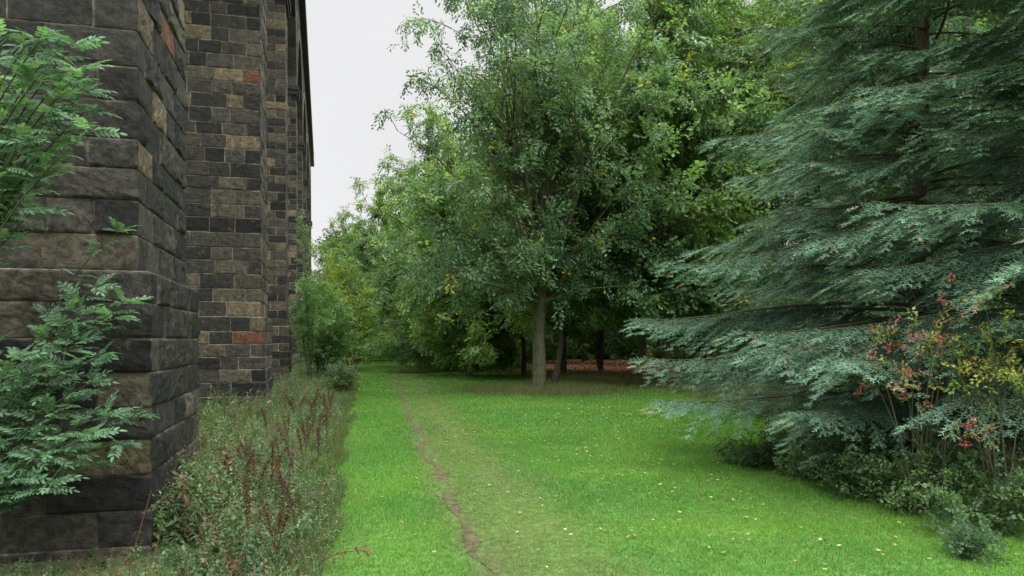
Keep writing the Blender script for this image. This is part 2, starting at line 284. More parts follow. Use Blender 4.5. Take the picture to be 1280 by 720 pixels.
# ================= VIADUCT
SL=.2571; ANG=math.atan(SL)
via=empty('stone_viaduct',(0,0,0),'tall soot-blackened stone railway viaduct with rusticated piers running along the left','viaduct',rz=ANG)
XR=-1.61; THK=2.7; WID=7.0; Y0=7.54; SP=14.0; ZL=2.65; ZS=18.0
def inset(z,up): return np.where(up,.13+.004*(z-ZL),0.0)
PAL=[((.026,.026,.025),7),((.044,.043,.039),5),((.078,.073,.062),3.0),((.12,.106,.080),1.5),((.20,.165,.105),1.0)]
def pier_mesh(idx,res,seed,levels,up):
    rg=np.random.default_rng(seed); nu,nv=res
    y0=Y0+SP*idx; cx=XR-WID/2; cy=y0+THK/2
    corners={'FR':(XR,y0),'BR':(XR,y0+THK),'BL':(XR-WID,y0+THK),'FL':(XR-WID,y0)}
    faces=[('FR','FL',(0,-1)),('FR','BR',(1,0)),('BR','BL',(0,1)),('FL','BL',(-1,0))]
    cid={'FR':1,'BR':2,'BL':3,'FL':4}
    pal=[p for p,_ in PAL]
    wts=np.array([w for _,w in PAL])
    if idx>=1: wts=np.array([2.2,3.4,4.6,3.2,1.1])
    wts=wts/wts.sum()
    Vs=[];Cs=[];Fs=[];off=0
    ii=np.arange(nv-1)[:,None]*nu; jj=np.arange(nu-1)[None]; FB=np.stack([ii+jj,ii+jj+1,ii+nu+jj+1,ii+nu+jj],-1).reshape(-1,4)
    mrg=.012 if idx==0 else .020; mc=np.array([.32,.29,.24]) if idx==0 else np.array([.38,.35,.29])
    A0,A1_=(.012,.042) if idx==0 else (.010,.04)
    for fi,(c0,c1,nr) in enumerate(faces):
        A=np.array(corners[c0]);B=np.array(corners[c1]); Wf=np.linalg.norm(B-A); dv=(B-A)/Wf; nr=np.array(nr,float)
        for ci in range(len(levels)-1):
            z0,z1=levels[ci],levels[ci+1]
            first=(.80 if (ci+fi)%2==0 else .40)
            cuts=[0]; a=first*rg.uniform(.85,1.15)
            if Wf<4:
                cuts=[0,a]; a+=rg.uniform(.6,.9)
                while a<Wf-.4: cuts.append(a); a+=rg.uniform(.5,.9)
            else:
                while a<Wf-.4: cuts.append(a); a+=rg.uniform(.35,.88) if idx==0 else rg.uniform(.45,1.0)
            cuts.append(Wf)
            for b in range(len(cuts)-1):
                a0,a1=cuts[b],cuts[b+1]; L=a1-a0; h=z1-z0
                sa=b==0; ea=b==len(cuts)-2
                al=np.empty(nu); al[1]=a0+mrg; al[-2]=a1-mrg; al[0]=a0; al[-1]=a1
                al[2:-2]=np.linspace(a0+.030,a1-.030,nu-4)
                zl=np.empty(nv); zl[0]=z0; zl[1]=z0+mrg; zl[-2]=z1-mrg; zl[-1]=z1; zl[2:-2]=np.linspace(z0+.030,z1-.030,nv-4)
                AA,Zg=np.meshgrid(al,zl)
                jt=.35*(al[3]-al[2]); AA[2:-2,3:-3]+=rg.uniform(-jt,jt,AA[2:-2,3:-3].shape)
                jt=.35*(zl[3]-zl[2]); Zg[3:-3,2:-2]+=rg.uniform(-jt,jt,Zg[3:-3,2:-2].shape)
                sd=int(rg.integers(1,9999)); amp=rg.uniform(A0,A1_)
                nz=vn(AA*6,Zg*6,sd)*.40+vn(AA*15,Zg*15,sd+1)*.35+rg.random(AA.shape)*.25
                edge=np.minimum(np.minimum((AA-a0),(a1-AA))/.05,np.minimum(Zg-z0,z1-Zg)/.04)
                if sa: edge=np.minimum((a1-AA)/.05,np.minimum(Zg-z0,z1-Zg)/.04)
                if ea and not sa: edge=np.minimum((AA-a0)/.05,np.minimum(Zg-z0,z1-Zg)/.04)
                edge=np.clip(edge,0,1)
                tilt=rg.normal(0,.014)*(AA-a0-L/2)/L+rg.normal(0,.014)*(Zg-z0-h/2)/h
                d=.006+edge**.5*(amp*(.1+1.6*nz)+tilt)
                mort=np.zeros_like(d)
                mort[0,:]=1;mort[-1,:]=1
                if not sa: mort[:,0]=1
                if not ea: mort[:,-1]=1
                d=np.where(mort>0,-.002,d)
                def q(Z,c):
                    e=np.clip(np.minimum(Z-z0,z1-Z)/.04,0,1)
                    return np.where(e<=0,-.002,.004+e**.6*(.006+.050*vn(Z*9,Z*0+c*17.3,idx*7+int(z0*10))))
                lat=np.zeros_like(d)
                if sa:
                    k=np.clip(1-(AA-a0)/.10,0,1); qq=q(Zg,cid[c0]); d=d*(1-k)+qq*k; lat-=qq*k
                if ea:
                    k=np.clip(1-(a1-AA)/.10,0,1); qq=q(Zg,cid[c1]); d=d*(1-k)+qq*k; lat+=qq*k
                X=A[0]+dv[0]*(AA+lat)+nr[0]*d; Y=A[1]+dv[1]*(AA+lat)+nr[1]*d
                ins=inset(Zg,up); X=cx+(X-cx)*(1-ins/(WID/2)); Y=cy+(Y-cy)*(1-ins/(THK/2))
                col=np.array(pal[rg.choice(len(pal),p=wts)])*rg.uniform(.8,1.25)
                if rg.random()<(.014 if idx else .008): col=np.array([.20,.09,.055])
                wear=(edge<.6)*(vn(AA*6,Zg*6,sd+9)>.6)
                cc=np.tile(col,(nv,nu,1)); cc=np.where(wear[...,None]>0,cc*.4+np.array([.19,.16,.12])*.6,cc)
                cc=np.where(mort[...,None]>0,mc*(.45+1.1*vn(AA*2,Zg*2,sd)[...,None]),cc)
                Vs.append(np.stack([X,Y,Zg],-1).reshape(-1,3)); Cs.append(cc.reshape(-1,3)); Fs.append(FB+off); off+=nu*nv
    return np.concatenate(Vs),np.concatenate(Fs),np.concatenate(Cs)
def courses(z0,z1,h,rg):
    n=max(1,int(round((z1-z0)/h))); s=rg.uniform(.87,1.13,n); s=s/s.sum()*(z1-z0); return np.concatenate([[z0],z0+np.cumsum(s)])
def boxes(bs):
    Vs=[];Fs=[];off=0
    for x0,x1,y0,y1,z0,z1 in bs:
        Vs.append([(x0,y0,z0),(x1,y0,z0),(x1,y1,z0),(x0,y1,z0),(x0,y0,z1),(x1,y0,z1),(x1,y1,z1),(x0,y1,z1)])
        Fs.append(np.array([(0,3,2,1),(4,5,6,7),(0,1,5,4),(1,2,6,5),(2,3,7,6),(3,0,4,7)])+off); off+=8
    return np.concatenate(Vs),np.concatenate(Fs)
NP=8
plab=['nearest pier filling the left side, blocks almost black','second pier with tan and red stones among grey','third pier seen as a narrow strip']
for k in range(NP):
    rk=np.random.default_rng(100+k); res=(17,11) if k==0 else ((10,9) if k==1 else (8,8))
    hh=.325 if k==0 else .385
    V,Fq,Cc=pier_mesh(k,res,200+k,courses(ZL,ZS,hh,rk),True); p=link('pier',mesh_data('pier',V,Fq,Cc,STONE,False),via)
    if k<3: p['label']=plab[k]
    V,Fq,Cc=pier_mesh(k,res,300+k,courses(-.3,ZL,hh,rk),False); link('plinth',mesh_data('plinth',V,Fq,Cc,STONE,False),p)
    y0=Y0+SP*k
    v,f=boxes([(XR-WID+.02,XR-.02,y0+.02,y0+THK-.02,ZL-.03,ZL-.005)]); link('ledge',mesh_data('ledge',v,f,np.full((len(v),3),.05),STONE),p)
    ii=.19; v,f=boxes([(XR-WID+ii-.12,XR-ii+.12,y0+ii-.12,y0+THK-ii+.12,ZS,ZS+.3),(XR-WID+ii-.2,XR-ii+.2,y0+ii-.2,y0+THK-ii+.2,ZS+.3,ZS+.55)])
    link('impost',mesh_data('impost',v,f,np.full((len(v),3),.06),STONE),p)
ZA=ZS+.55; xf=XR-.19; xb=XR-WID+.19; ZT=ZA+8.2
for k in range(NP-1):
    ya=Y0+SP*k+THK-.19; yb=Y0+SP*(k+1)+.19; yc=(ya+yb)/2; r=(yb-ya)/2; na=30
    th=np.linspace(math.pi,0,na+1); Vs=[];Cs=[];Fs=[];off=0
    rr=np.random.default_rng(500+k)
    for s in range(na):
        g=.006; t0=th[s]-g/r; t1=th[s+1]+g/r; col=np.array([.06,.055,.05])*rr.uniform(.6,2.0)
        P=[]
        for X in (xf+.06,xb-.06):
            for t in (t0,t1):
                for R_ in (r-.02,r+.75): P.append((X,yc+R_*math.cos(t),ZA+R_*math.sin(t)))
        Vs.append(P); Fs.append(np.array([(0,2,3,1),(4,5,7,6),(0,4,6,2),(1,3,7,5),(0,1,5,4),(2,6,7,3)])+off); Cs.append(np.tile(col,(8,1))); off+=8
    link('arch',mesh_data('arch',np.concatenate(Vs),np.concatenate(Fs),np.concatenate(Cs),STONE),via)
    Vs=[];Fs=[];Cs=[];off=0
    yl=Y0+SP*k+THK/2; yr=yl+SP; rows=np.arange(ZA,ZT,.38)
    for z in rows:
        z1=min(z+.37,ZT); a=yl
        while a<yr:
            b=min(a+rr.uniform(.5,.95),yr); m=(a+b)/2; zc=(z+z1)/2
            if math.hypot(m-yc,max(zc-ZA,0))>r+.55:
                col=np.array([.06,.055,.048])*rr.uniform(.5,2.1)
                for X,o in ((xf,rr.uniform(.0,.03)),(xb,-rr.uniform(.0,.03))):
                    Vs.append([(X+o,a+.008,z),(X+o,b-.008,z),(X+o,b-.008,z1-.012),(X+o,a+.008,z1-.012)]); Fs.append(np.array([[0,1,2,3]])+off); Cs.append(np.tile(col,(4,1))); off+=4
            a=b
    link('spandrel_wall',mesh_data('spandrel_wall',np.concatenate(Vs),np.concatenate(Fs),np.concatenate(Cs),STONE),via)
ya=Y0; yb=Y0+SP*(NP-1)+THK
v,f=boxes([(xb-.45,xf+.45,ya,yb,ZT,ZT+.35),(xf-.15,xf+.32,ya,yb,ZT+.35,ZT+1.4),(xb-.32,xb+.15,ya,yb,ZT+.35,ZT+1.4),(xf-.22,xf+.42,ya,yb,ZT+1.4,ZT+1.6),(xb-.42,xb+.22,ya,yb,ZT+1.4,ZT+1.6)])
link('parapet',mesh_data('parapet',v,f,np.full((len(v),3),.06),STONE),via)

# ================= TREES
def X(px,D): return (px-640)/F*D
main=broadleaf(11,20,.215,(-.3,0,11.6),(6.3,5.2,8.2),nl=92,sub=7,tw=8,droop=.45,slope=(.7,1.8),cb=4.3,ssc=1.1,sprays=SPRAYN,base=(.07,.145,.075),alt=(.16,.265,.135),yel=.01,stems=[(1.2,.4,.85,.98),(-1.5,-.3,.72,.95),(.6,-.8,.55,.95),(-.8,.7,.55,.98)],inner=.2,flare=.4,skirt=15,fork=.15,limb=1.0)
tree_obj('broadleaf_tree',(.98,28),main,'tall open-crowned tree with forked grey trunk standing alone at the lawn edge')
t=broadleaf(12,14,.18,(-.3,-.4,8.4),(4.6,4.0,5.6),nl=85,sub=8,tw=8,droop=.5,slope=(.1,.8),cb=3.6,ssc=1.3,base=(.06,.13,.05),alt=(.155,.26,.09),yel=.015,skirt=12,flare=.3)
tree_obj('broadleaf_tree',(6.3,30.5),t,'dense maple-leaved tree with dark trunk right of the forked tree, low layered branches',bark=BARKD)
t=broadleaf(13,12,.14,(0,0,6.8),(4.0,3.6,5.2),nl=75,sub=7,tw=9,droop=.6,slope=(.1,.6),cb=1.8,ssc=1.25,base=(.085,.175,.06),alt=(.21,.34,.09),yel=.03,skirt=15)
tree_obj('broadleaf_tree',(-2.3,39),t,'bushy light green tree with foliage hanging nearly to the grass, left of the forked tree',bark=BARKD)
vA=broadleaf(21,22,.14,(0,0,13.0),(4.9,4.9,9.6),nl=95,sub=7,tw=8,droop=.45,slope=(.2,.9),cb=3.4,sprays=SPRAYF,ssc=1.0,base=(.05,.11,.045),alt=(.135,.225,.08),yel=.02,skirt=16,flare=.3,stems=[(1.4,.6,.7,.9),(-1.3,-.4,.6,.85)],fork=.15)
vB=broadleaf(22,18,.17,(.3,0,9.8),(5.4,5.2,9.0),nl=110,sub=6,tw=8,droop=.5,slope=(.1,.7),cb=1.3,sprays=SPRAYF,ssc=1.0,base=(.07,.145,.055),alt=(.17,.275,.085),yel=.03,skirt=25,flare=.3)
vC=broadleaf(23,22,.16,(0,.3,13.5),(4.8,5.0,9.2),nl=90,sub=6,tw=8,droop=.35,slope=(.4,1.1),cb=4.5,sprays=SPRAYF,ssc=.95,base=(.07,.145,.05),alt=(.19,.265,.075),yel=.05,skirt=8,flare=.3)
vD=broadleaf(24,8,.08,(0,0,3.6),(2.9,2.7,3.7),nl=60,sub=6,tw=8,droop=.5,slope=(.1,.5),cb=.5,sprays=SPRAYS,ssc=1.3,base=(.065,.14,.05),alt=(.17,.28,.08),yel=.03,skirt=20)
G='woodland trees behind the lawn'
rootA=tree_obj('woodland_tree',(X(706,41),41),vA,'tall dark green tree whose trunk stands behind and right of the forked tree',bark=BARKD,group=G)
rootB=tree_obj('woodland_tree',(X(535,54),54),vB,'full rounded green tree beside the far end of the path, right of the path mouth',bark=BARKD,group=G)
rootC=tree_obj('woodland_tree',(X(905,39),39),vC,'tall yellowing tree rising behind the maple-leaved tree near the conifers',bark=BARKD,group=G)
rootD=tree_obj('understory_tree',(X(600,50),50),vD,'low leafy tree under the canopy just left of the forked trunk',bark=BARKD,group='low trees under the canopy')
shared='tall leafy tree deep in the wood, mostly hidden behind nearer trees'
bg=[(rootA,752,47,1.1,'tall tree whose thin trunk stands halfway between the forked tree and the maple-leaved tree'),(rootA,856,35,.95,'dark tree whose trunk rises just right of the maple-leaved tree trunk'),(rootA,800,58,1.25,shared),(rootA,880,38,1.0,'second dark trunk to the right of the maple-leaved tree'),(rootC,691,30,.74,'slender second trunk standing close against the right of the forked tree'),
(rootB,650,62,1.05,shared),(rootA,970,46,1.15,shared),(rootA,1040,40,1.1,'dark tree filling the gap between maple-leaved tree and conifers'),(rootA,1130,34,1.1,shared),(rootB,1230,30,1.25,shared),(rootA,1320,32,1.1,shared),
(rootB,462,70,.90,'rounded green tree at the far end of the path, beneath the foot of the sky'),(rootB,425,86,.90,'distant pale green tree nearest the viaduct at the far end'),(rootB,585,68,1.15,shared),(rootA,600,80,1.0,shared),(rootB,500,90,1.12,'distant tree closing the view straight above the path end'),
(rootB,556,46,.72,'light green low tree leaning over the path bend'),(rootB,900,66,1.3,shared),(rootA,730,68,1.3,shared),(rootA,1080,58,1.3,shared),(rootC,655,41,.8,'yellowish tree directly behind the forked tree')]
for q,(r,px,D,s,lb) in enumerate(bg): copy_thing(r,(X(px,D),D,0),q*1.7+.6,s,lb,G)
sd_='low leafy tree in the shade of the wood beyond the brown litter'
for q,(px,D,s,lb) in enumerate([(690,76,1.2,sd_),(740,78,1.2,sd_),(790,76,1.2,sd_),(835,72,1.1,sd_),(890,68,1.2,sd_),(940,52,1.0,'low leafy tree between the maple-leaved tree and the conifers'),(1000,40,1.0,'low leafy tree half hidden by the conifer boughs'),(645,72,1.1,sd_),(545,70,1.1,'low leafy tree on the right side of the path mouth'),(478,80,1.0,'low leafy tree on the left side of the path mouth'),(1100,30,1.0,'low leafy tree behind the conifer trunks'),(1040,33,.9,'low leafy tree filling the dark gap under the furthest conifer')]):
    copy_thing(rootD,(X(px,D),D,0),q*2.1,s,lb,'low trees under the canopy')
rg=np.random.default_rng(77); n=20000
P=np.stack([rg.uniform(-34,66,n),rg.normal(97,3,n),rg.random(n)**1.25*15],-1); P[:,2]*=.75+.5*vn(P[:,0]*.15,P[:,0]*0,3)
keep=(P[:,0]>-24)|(P[:,2]<9); P=P[keep];n=len(P)
Dd=norm(rg.normal(0,1,(n,3))); up=norm(rg.normal(0,.6,(n,3))+[0,-.6,1])
V,Fq,Cc=inst_multi(SPRAYF,P,Dd,up,rg.uniform(2,3.2,n),tintcol(P,rg,(.03,.06,.025),(.08,.14,.05),0,4,.2),rg)
tag(link('distant_woodland',mesh_data('distant_woodland',V,Fq,Cc,LEAF)),'dark mass of distant woodland closing off the far end','distant wood',kind='stuff')

def bush(seed,R,H,n,leaf=1.0,base=(.03,.07,.025),alt=(.08,.14,.05),yel=0,sprays=SPRAYS,low=.0,per=70,mix=None):
    rg=np.random.default_rng(seed); paths=[];AP=[];AD=[]
    ns=max(6,n//per)
    for i in range(ns):
        a=rg.uniform(0,6.28); rr=R*rg.random()**.6; h=H*rg.uniform(.55,1.08)*(1-.35*(rr/R)**2)
        b=np.array([rg.normal(0,R*.12),rg.normal(0,R*.12),-.05]); e=np.array([math.cos(a)*rr,math.sin(a)*rr,h]); m=(b+e)/2+np.array([0,0,h*.25])
        p=bez(b,m,e,7); paths.append((p,np.linspace(.006+.003*H,.003,7)))
        k=n//ns; q=rg.uniform(.2 if low==0 else low,1,k); idx=(q*6).astype(int).clip(0,5); fr=(q*6-idx)[:,None]
        AP.append(p[idx]*(1-fr)+p[idx+1]*fr+rg.normal(0,.10*R+.03,(k,3))); AD.append(norm(rg.normal(0,.7,(k,3))+norm(e*np.array([1,1,.3]))*.6))
    P=np.concatenate(AP);P[:,2]=np.abs(P[:,2])+.03; D=np.concatenate(AD); up=norm(rg.normal(0,.35,P.shape)+[0,0,1])
    cc=tintcol(P,rg,base,alt,yel,seed,1.5)
    if mix is not None:
        mm_=np.array(mix); cc=mm_[rg.integers(0,len(mm_),len(P))]*rg.uniform(.7,1.25,(len(P),1))
    V,Fq,Cc=inst_multi(sprays,P,D,up,rg.uniform(.5,.9,len(P))*leaf,cc,rg)
    return tubes(paths,4),(V,Fq,Cc)
def put_bush(px,D,args,label,name='shrub',cat='shrub',group=None):
    return tree_obj(name,(X(px,D),D),bush(*args[0],**args[1]),label,cat,group,STEMG,'foliage','stems')
GC_=dict(base=(.07,.15,.06),alt=(.17,.29,.11))
put_bush(406,36,((61,1.5,5.0,1300),dict(leaf=1.1,**GC_)),'tall green shrub growing against the third pier')
put_bush(428,47,((62,2.4,7.5,1500),dict(leaf=1.4,base=(.09,.17,.045),alt=(.23,.31,.07),yel=.06)),'yellowish green shrub beyond the tall one, beside the viaduct')
put_bush(386,31,((63,.5,7.4,480),dict(leaf=.95,sprays=SPRAYN,**GC_)),'slender sapling rising up the face of the third pier','sapling','sapling')
put_bush(440,62,((64,3,9,1400),dict(leaf=1.8,**GC_)),'large shrub at the far end of the verge by the path mouth')
put_bush(422,28,((65,.8,1.2,480),dict(leaf=.7,base=(.06,.11,.05),alt=(.13,.19,.085))),'low rounded shrub on the verge edge left of the lawn')
sh=[(950,11.6,.8,.6),(1000,10.6,.8,.75),(1060,9.6,.8,.8),(1130,8.7,.8,.8),(1215,7.7,.8,.85),(1300,8.5,1.1,1.8),(1110,10.8,1.1,1.3),(1010,12.5,1.1,1.3)]
sl=['low dark shrub furthest left under the conifer bough tips','low leafy shrub at the left foot of the conifer boughs','dark green low shrub below the red-leaved sapling','low shrub in front of the conifer trunk, under drooping boughs','low shrub at the lower right picture edge','bushy shrub behind the lower right shrub, reaching the frame edge','larger shrub in shade around the foot of the front conifer trunk','larger shrub in shade behind the left foot shrub']
for i,(px,D,R,H) in enumerate(sh): put_bush(px,D,((70+i,R,H,480),dict(leaf=.45,base=(.04,.085,.035),alt=(.11,.185,.075),low=.02)),sl[i],group='shrubs under the conifers')
put_bush(1205,6.7,((80,.3,.3,120),dict(leaf=.36,base=(.05,.10,.055),alt=(.11,.19,.11),low=.02)),'small bluish green seedling shrub on the grass at the lower right')
put_bush(1150,8.3,((90,.85,2.75,160),dict(low=.76,leaf=.40,per=13,mix=[(.42,.13,.13),(.40,.16,.13),(.38,.30,.12),(.18,.24,.07),(.24,.28,.08),(.34,.11,.11)])),'thin sapling with red and orange autumn leaves in front of the conifers','autumn_sapling','sapling')
put_bush(1250,7.8,((91,.6,2.6,130),dict(leaf=.40,low=.72,per=14,mix=[(.16,.24,.05),(.30,.34,.08),(.42,.40,.10),(.12,.2,.05)])),'thin sapling with yellow leaves by the right picture edge','autumn_sapling','sapling')

# ================= CONIFERS
def needle_t(seed,n=13):
    rg=np.random.default_rng(seed); t=np.linspace(0,1.0,n); V=[]
    for k,x in enumerate(t):
        a=k*2.4; o=np.array([0,math.cos(a),math.sin(a)*.6+.3]); d=norm(np.array([.6,0,0])+o*.8); s=norm(np.cross(d,[0.3,.2,1.]))*.034
        b=np.array([x,0,0]); V+= [b-s,b+s,b+d*.25*rg.uniform(.8,1.2)]
    s=.035; V+=[np.array([0,-s,0]),np.array([0,s,0]),np.array([1.15,0,0])]
    V=np.array(V); Fq=np.arange(len(V)).reshape(-1,3); S=np.full(len(V),.75); S[2::3]=1.5; S[-3:]=.6
    return V,Fq,S
NT=[needle_t(i) for i in range(3)]
def conifer(seed,H,L0,zc=9.5,step=.42,z0=.7,boost=None,nbb=6,bl=1.0):
    rg=np.random.default_rng(seed); z=z0; wood=[];AP=[];AD=[];AS=[];AC=[]
    tp=np.stack([np.cumsum(rg.normal(0,.03,14)),np.cumsum(rg.normal(0,.03,14)),np.linspace(-.1,H,14)],1); tr=np.linspace(.14,.02,14)+.07*np.exp(-np.arange(14)*1.5)
    while z<H*.97:
        nb=nbb if z<zc else 4
        a0=rg.uniform(0,6.28)
        for b in range(nb):
            a=a0+b*6.283/nb+rg.normal(0,.28); L=L0*(1-z/H)**.95*rg.uniform(.5,1.15)
            bo=boost is not None and 1.4<z<3.0 and math.cos(a-boost)>.4
            if bo: L=L0*rg.uniform(.88,1.1)*bl
            if z<1.4: L*=.95
            L=max(L,.3); dh=np.array([math.cos(a),math.sin(a),0]); sd=np.array([-dh[1],dh[0],0])
            zz=z+rg.normal(0,.12); n=12; t=np.linspace(0,1,n); rise=rg.uniform(0,.24); dr=rg.uniform(.18,.40)
            if bo: rise=.12; dr=.25
            x0=np.array([np.interp(zz,tp[:,2],tp[:,k]) for k in (0,1)])
            P=np.zeros((n,3)); P[:,:2]=x0+dh[:2]*(t*L)[:,None]+sd[:2]*(.08*L*np.sin(t*3+rg.uniform(0,3)))[:,None]; P[:,2]=zz+L*(rise*t-dr*t*t+.10*t**5)
            P[:,2]=np.maximum(P[:,2],(.60 if z>1.4 else .3)+.25*rg.random())
            wood.append((P,np.linspace(.012+.005*L,.004,n)))
            st=.18 if z<zc else .25
            s=np.arange(.25*L,L,st); s=np.concatenate([s,s+.08]); side=np.concatenate([np.ones(len(s)//2),-np.ones(len(s)//2)]); s=s.clip(0,L)
            B=np.stack([np.interp(s/L,t,P[:,k]) for k in range(3)],1)
            l=np.minimum(1.05,.38*(L-s)+.28)*rg.uniform(.5,1.25,len(s)); l=l*np.clip(s/(L*.35),.4,1)
            tg=norm(np.gradient(P,axis=0)); TG=np.stack([np.interp(s/L,t,tg[:,k]) for k in range(3)],1)
            sdv=norm(TG*rg.uniform(.6,1.2,len(s))[:,None]+sd*side[:,None]*.85+rg.normal(0,.08,(len(s),3))+np.array([0,0,-.08]))
            for q in range(len(s)):
                m=max(2,int(l[q]/(.085 if z<zc else .15))); f=np.linspace(.08,1,m)
                ax=B[q]+sdv[q]*(f*l[q])[:,None]; ax[:,2]-=rg.uniform(.18,.62)*l[q]*f**1.6
                crs=norm(np.cross(sdv[q],[0,0,1.]))
                for sg in (1,-1):
                    d=norm(sdv[q]*.85+crs*sg*.6+np.array([0,0,-.24])+rg.normal(0,.10,(m,3)))
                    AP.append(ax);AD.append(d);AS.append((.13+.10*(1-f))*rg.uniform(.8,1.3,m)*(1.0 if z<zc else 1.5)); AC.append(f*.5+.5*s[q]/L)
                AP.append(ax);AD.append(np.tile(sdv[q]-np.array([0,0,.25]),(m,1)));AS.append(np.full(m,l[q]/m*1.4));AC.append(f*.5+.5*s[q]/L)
        z+=step if z<zc else step*1.5
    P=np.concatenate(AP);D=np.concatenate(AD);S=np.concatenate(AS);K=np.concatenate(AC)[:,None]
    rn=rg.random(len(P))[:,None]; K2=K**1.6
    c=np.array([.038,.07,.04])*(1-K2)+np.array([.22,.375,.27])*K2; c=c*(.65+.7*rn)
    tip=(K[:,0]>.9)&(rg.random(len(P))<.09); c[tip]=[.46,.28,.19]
    up=norm(rg.normal(0,.2,P.shape)+[0,0,1.])
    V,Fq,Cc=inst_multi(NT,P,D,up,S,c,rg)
    print('conifer anchors',len(P))
    return joinm([tubes([(tp,tr)],10),tubes(wood,4)]),(V,Fq,Cc)
c1=conifer(5,19,4.3,step=.40,boost=math.radians(200),bl=1.06); c2=conifer(6,18,3.9,zc=8.5,step=.44,nbb=5)
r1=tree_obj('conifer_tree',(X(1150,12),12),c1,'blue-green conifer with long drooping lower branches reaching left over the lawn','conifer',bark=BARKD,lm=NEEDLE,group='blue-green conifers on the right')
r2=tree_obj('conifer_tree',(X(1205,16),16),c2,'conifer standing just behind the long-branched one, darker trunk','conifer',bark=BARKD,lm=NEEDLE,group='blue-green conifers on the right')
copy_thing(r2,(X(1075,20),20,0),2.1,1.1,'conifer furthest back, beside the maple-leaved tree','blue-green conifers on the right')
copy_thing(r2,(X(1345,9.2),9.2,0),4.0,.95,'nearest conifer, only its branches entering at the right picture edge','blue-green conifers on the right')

# ================= ASH SAPLINGS at near pier
def leaflet(base,d,up,L,w):
    d=norm(d); s=norm(np.cross(up,d)); up2=np.cross(d,s)
    return [base, base+d*L*.3+s*w*.9+up2*.03*L, base+d*L*.68+s*w*.75+up2*.02*L-np.array([0,0,.04*L]), base+d*L-np.array([0,0,.12*L]), base+d*L*.68-s*w*.75+up2*.02*L-np.array([0,0,.04*L]), base+d*L*.3-s*w*.9+up2*.03*L]
def ashleaf(seed):
    rg=np.random.default_rng(seed); V=[];Fq=[];S=[]
    def add(b,d,up,L,w):
        o=len(V); V.extend(leaflet(b,np.array(d),np.array(up),L,w)); Fq.extend([(o,o+1,o+2,o+3),(o,o+3,o+4,o+5)]); S.extend([rg.uniform(.75,1.25)]*6)
    rz=lambda x:-.28*x*x
    for x in (.22,.38,.53,.68,.83):
        for sg in (1,-1): add(np.array([x,0,rz(x)]),(.65,sg*.85,-.25+rg.normal(0,.15)),(rg.normal(0,.25),rg.normal(0,.25),1),.31*rg.uniform(.85,1.1),.068)
    add(np.array([.97,0,rz(.97)]),(1,0,-.55),(0,0,1),.30,.068)
    for a,b in ((0,.35),(.35,.7),(.7,.98)):
        o=len(V); V.extend([np.array([a,-.008,rz(a)]),np.array([a,.008,rz(a)]),np.array([b,.006,rz(b)]),np.array([b,-.006,rz(b)])]); Fq.append((o,o+1,o+2,o+3)); S.extend([1.2]*4)
    return np.array(V),np.array(Fq),np.array(S)
AL=[ashleaf(i) for i in range(4)]
def ash(seed,base,tips,label,nl,size,start=.25,rad=.016):
    rg=np.random.default_rng(seed); base=np.array(base); paths=[];AP=[];AD=[]
    for (px,py,D) in tips:
        e=W(px,py,D)-base; m=e*.5+np.array([0,0,.22*np.linalg.norm(e)]) - np.array([e[0]*.2,0,0])
        p=bez(np.zeros(3),m,e,14); paths.append((p,np.linspace(rad,.004,14)))
        q=np.concatenate([np.linspace(start,1,nl),[1,1]])
        for k,t in enumerate(q):
            idx=min(int(t*13),12); pos=p[idx]+(p[idx+1]-p[idx])*(t*13-idx); tg=norm(p[min(idx+1,13)]-p[idx])
            a=k*1.57+rg.normal(0,.3); o=np.array([math.cos(a),math.sin(a)*.6-.2,.25])
            for sg in (1,-1):
                oo=o*np.array([sg,sg if sg>0 else -.6,1]); AP.append(pos); AD.append(norm(oo*.9+tg*.4+rg.normal(0,.2,3)))
    P=np.array(AP);D=np.array(AD); up=norm(rg.normal(0,.3,P.shape)+[0,-.35,1])
    c=tintcol(P,rg,(.065,.145,.08),(.155,.27,.16),0,seed,2)
    V,Fq,Cc=inst_multi(AL,P,D,up,rg.uniform(.65,1.15,len(P))*size,c,rg)
    e=empty('ash_sapling',tuple(base),label,'sapling')
    tv,tf=tubes(paths,6); link('stems',mesh_data('stems',tv,tf,None,STEMG,True),e); link('foliage',mesh_data('foliage',V,Fq,Cc,LEAF,False),e)
rg=np.random.default_rng(43)
tips=[(148,290,6.5),(118,360,6.4),(168,520,6.5),(150,555,6.4),(155,380,6.5),(60,610,6.0),(20,600,6.0)]+[(px,py,rg.uniform(6.0,6.35)) for px,py in [(95,430),(20,450),(60,570),(0,560),(110,480),(40,470),(90,500),(110,545),(20,500),(80,460),(-20,440),(30,590),(90,560),(60,520),(125,445),(0,480),(40,540),(140,400),(100,395),(70,600),(10,610),(75,410),(130,520),(110,580),(0,530)]]
ash(1,(-4.75,6.2,0),tips,'young ash with feathery leaves growing in front of the nearest pier, lower left',8,.20,start=.5,rad=.009)
rg=np.random.default_rng(42)
tips=[(px,py,rg.uniform(5.3,5.9)) for px,py in [(105,115),(60,70),(20,90),(80,165),(30,180),(0,50),(30,240),(0,250),(100,90),(-30,130),(75,120),(50,190),(10,130),(45,140),(20,220),(-20,200),(60,215),(30,60),(105,140),(-10,280),(10,270),(80,95),(60,150),(20,160),(0,200),(45,100),(90,60),(50,50),(110,165),(40,265)]]
ash(2,(-4.9,5.6,0),tips,'taller ash sapling hanging in from the upper left corner over the pier',7,.205,start=.74,rad=.013)

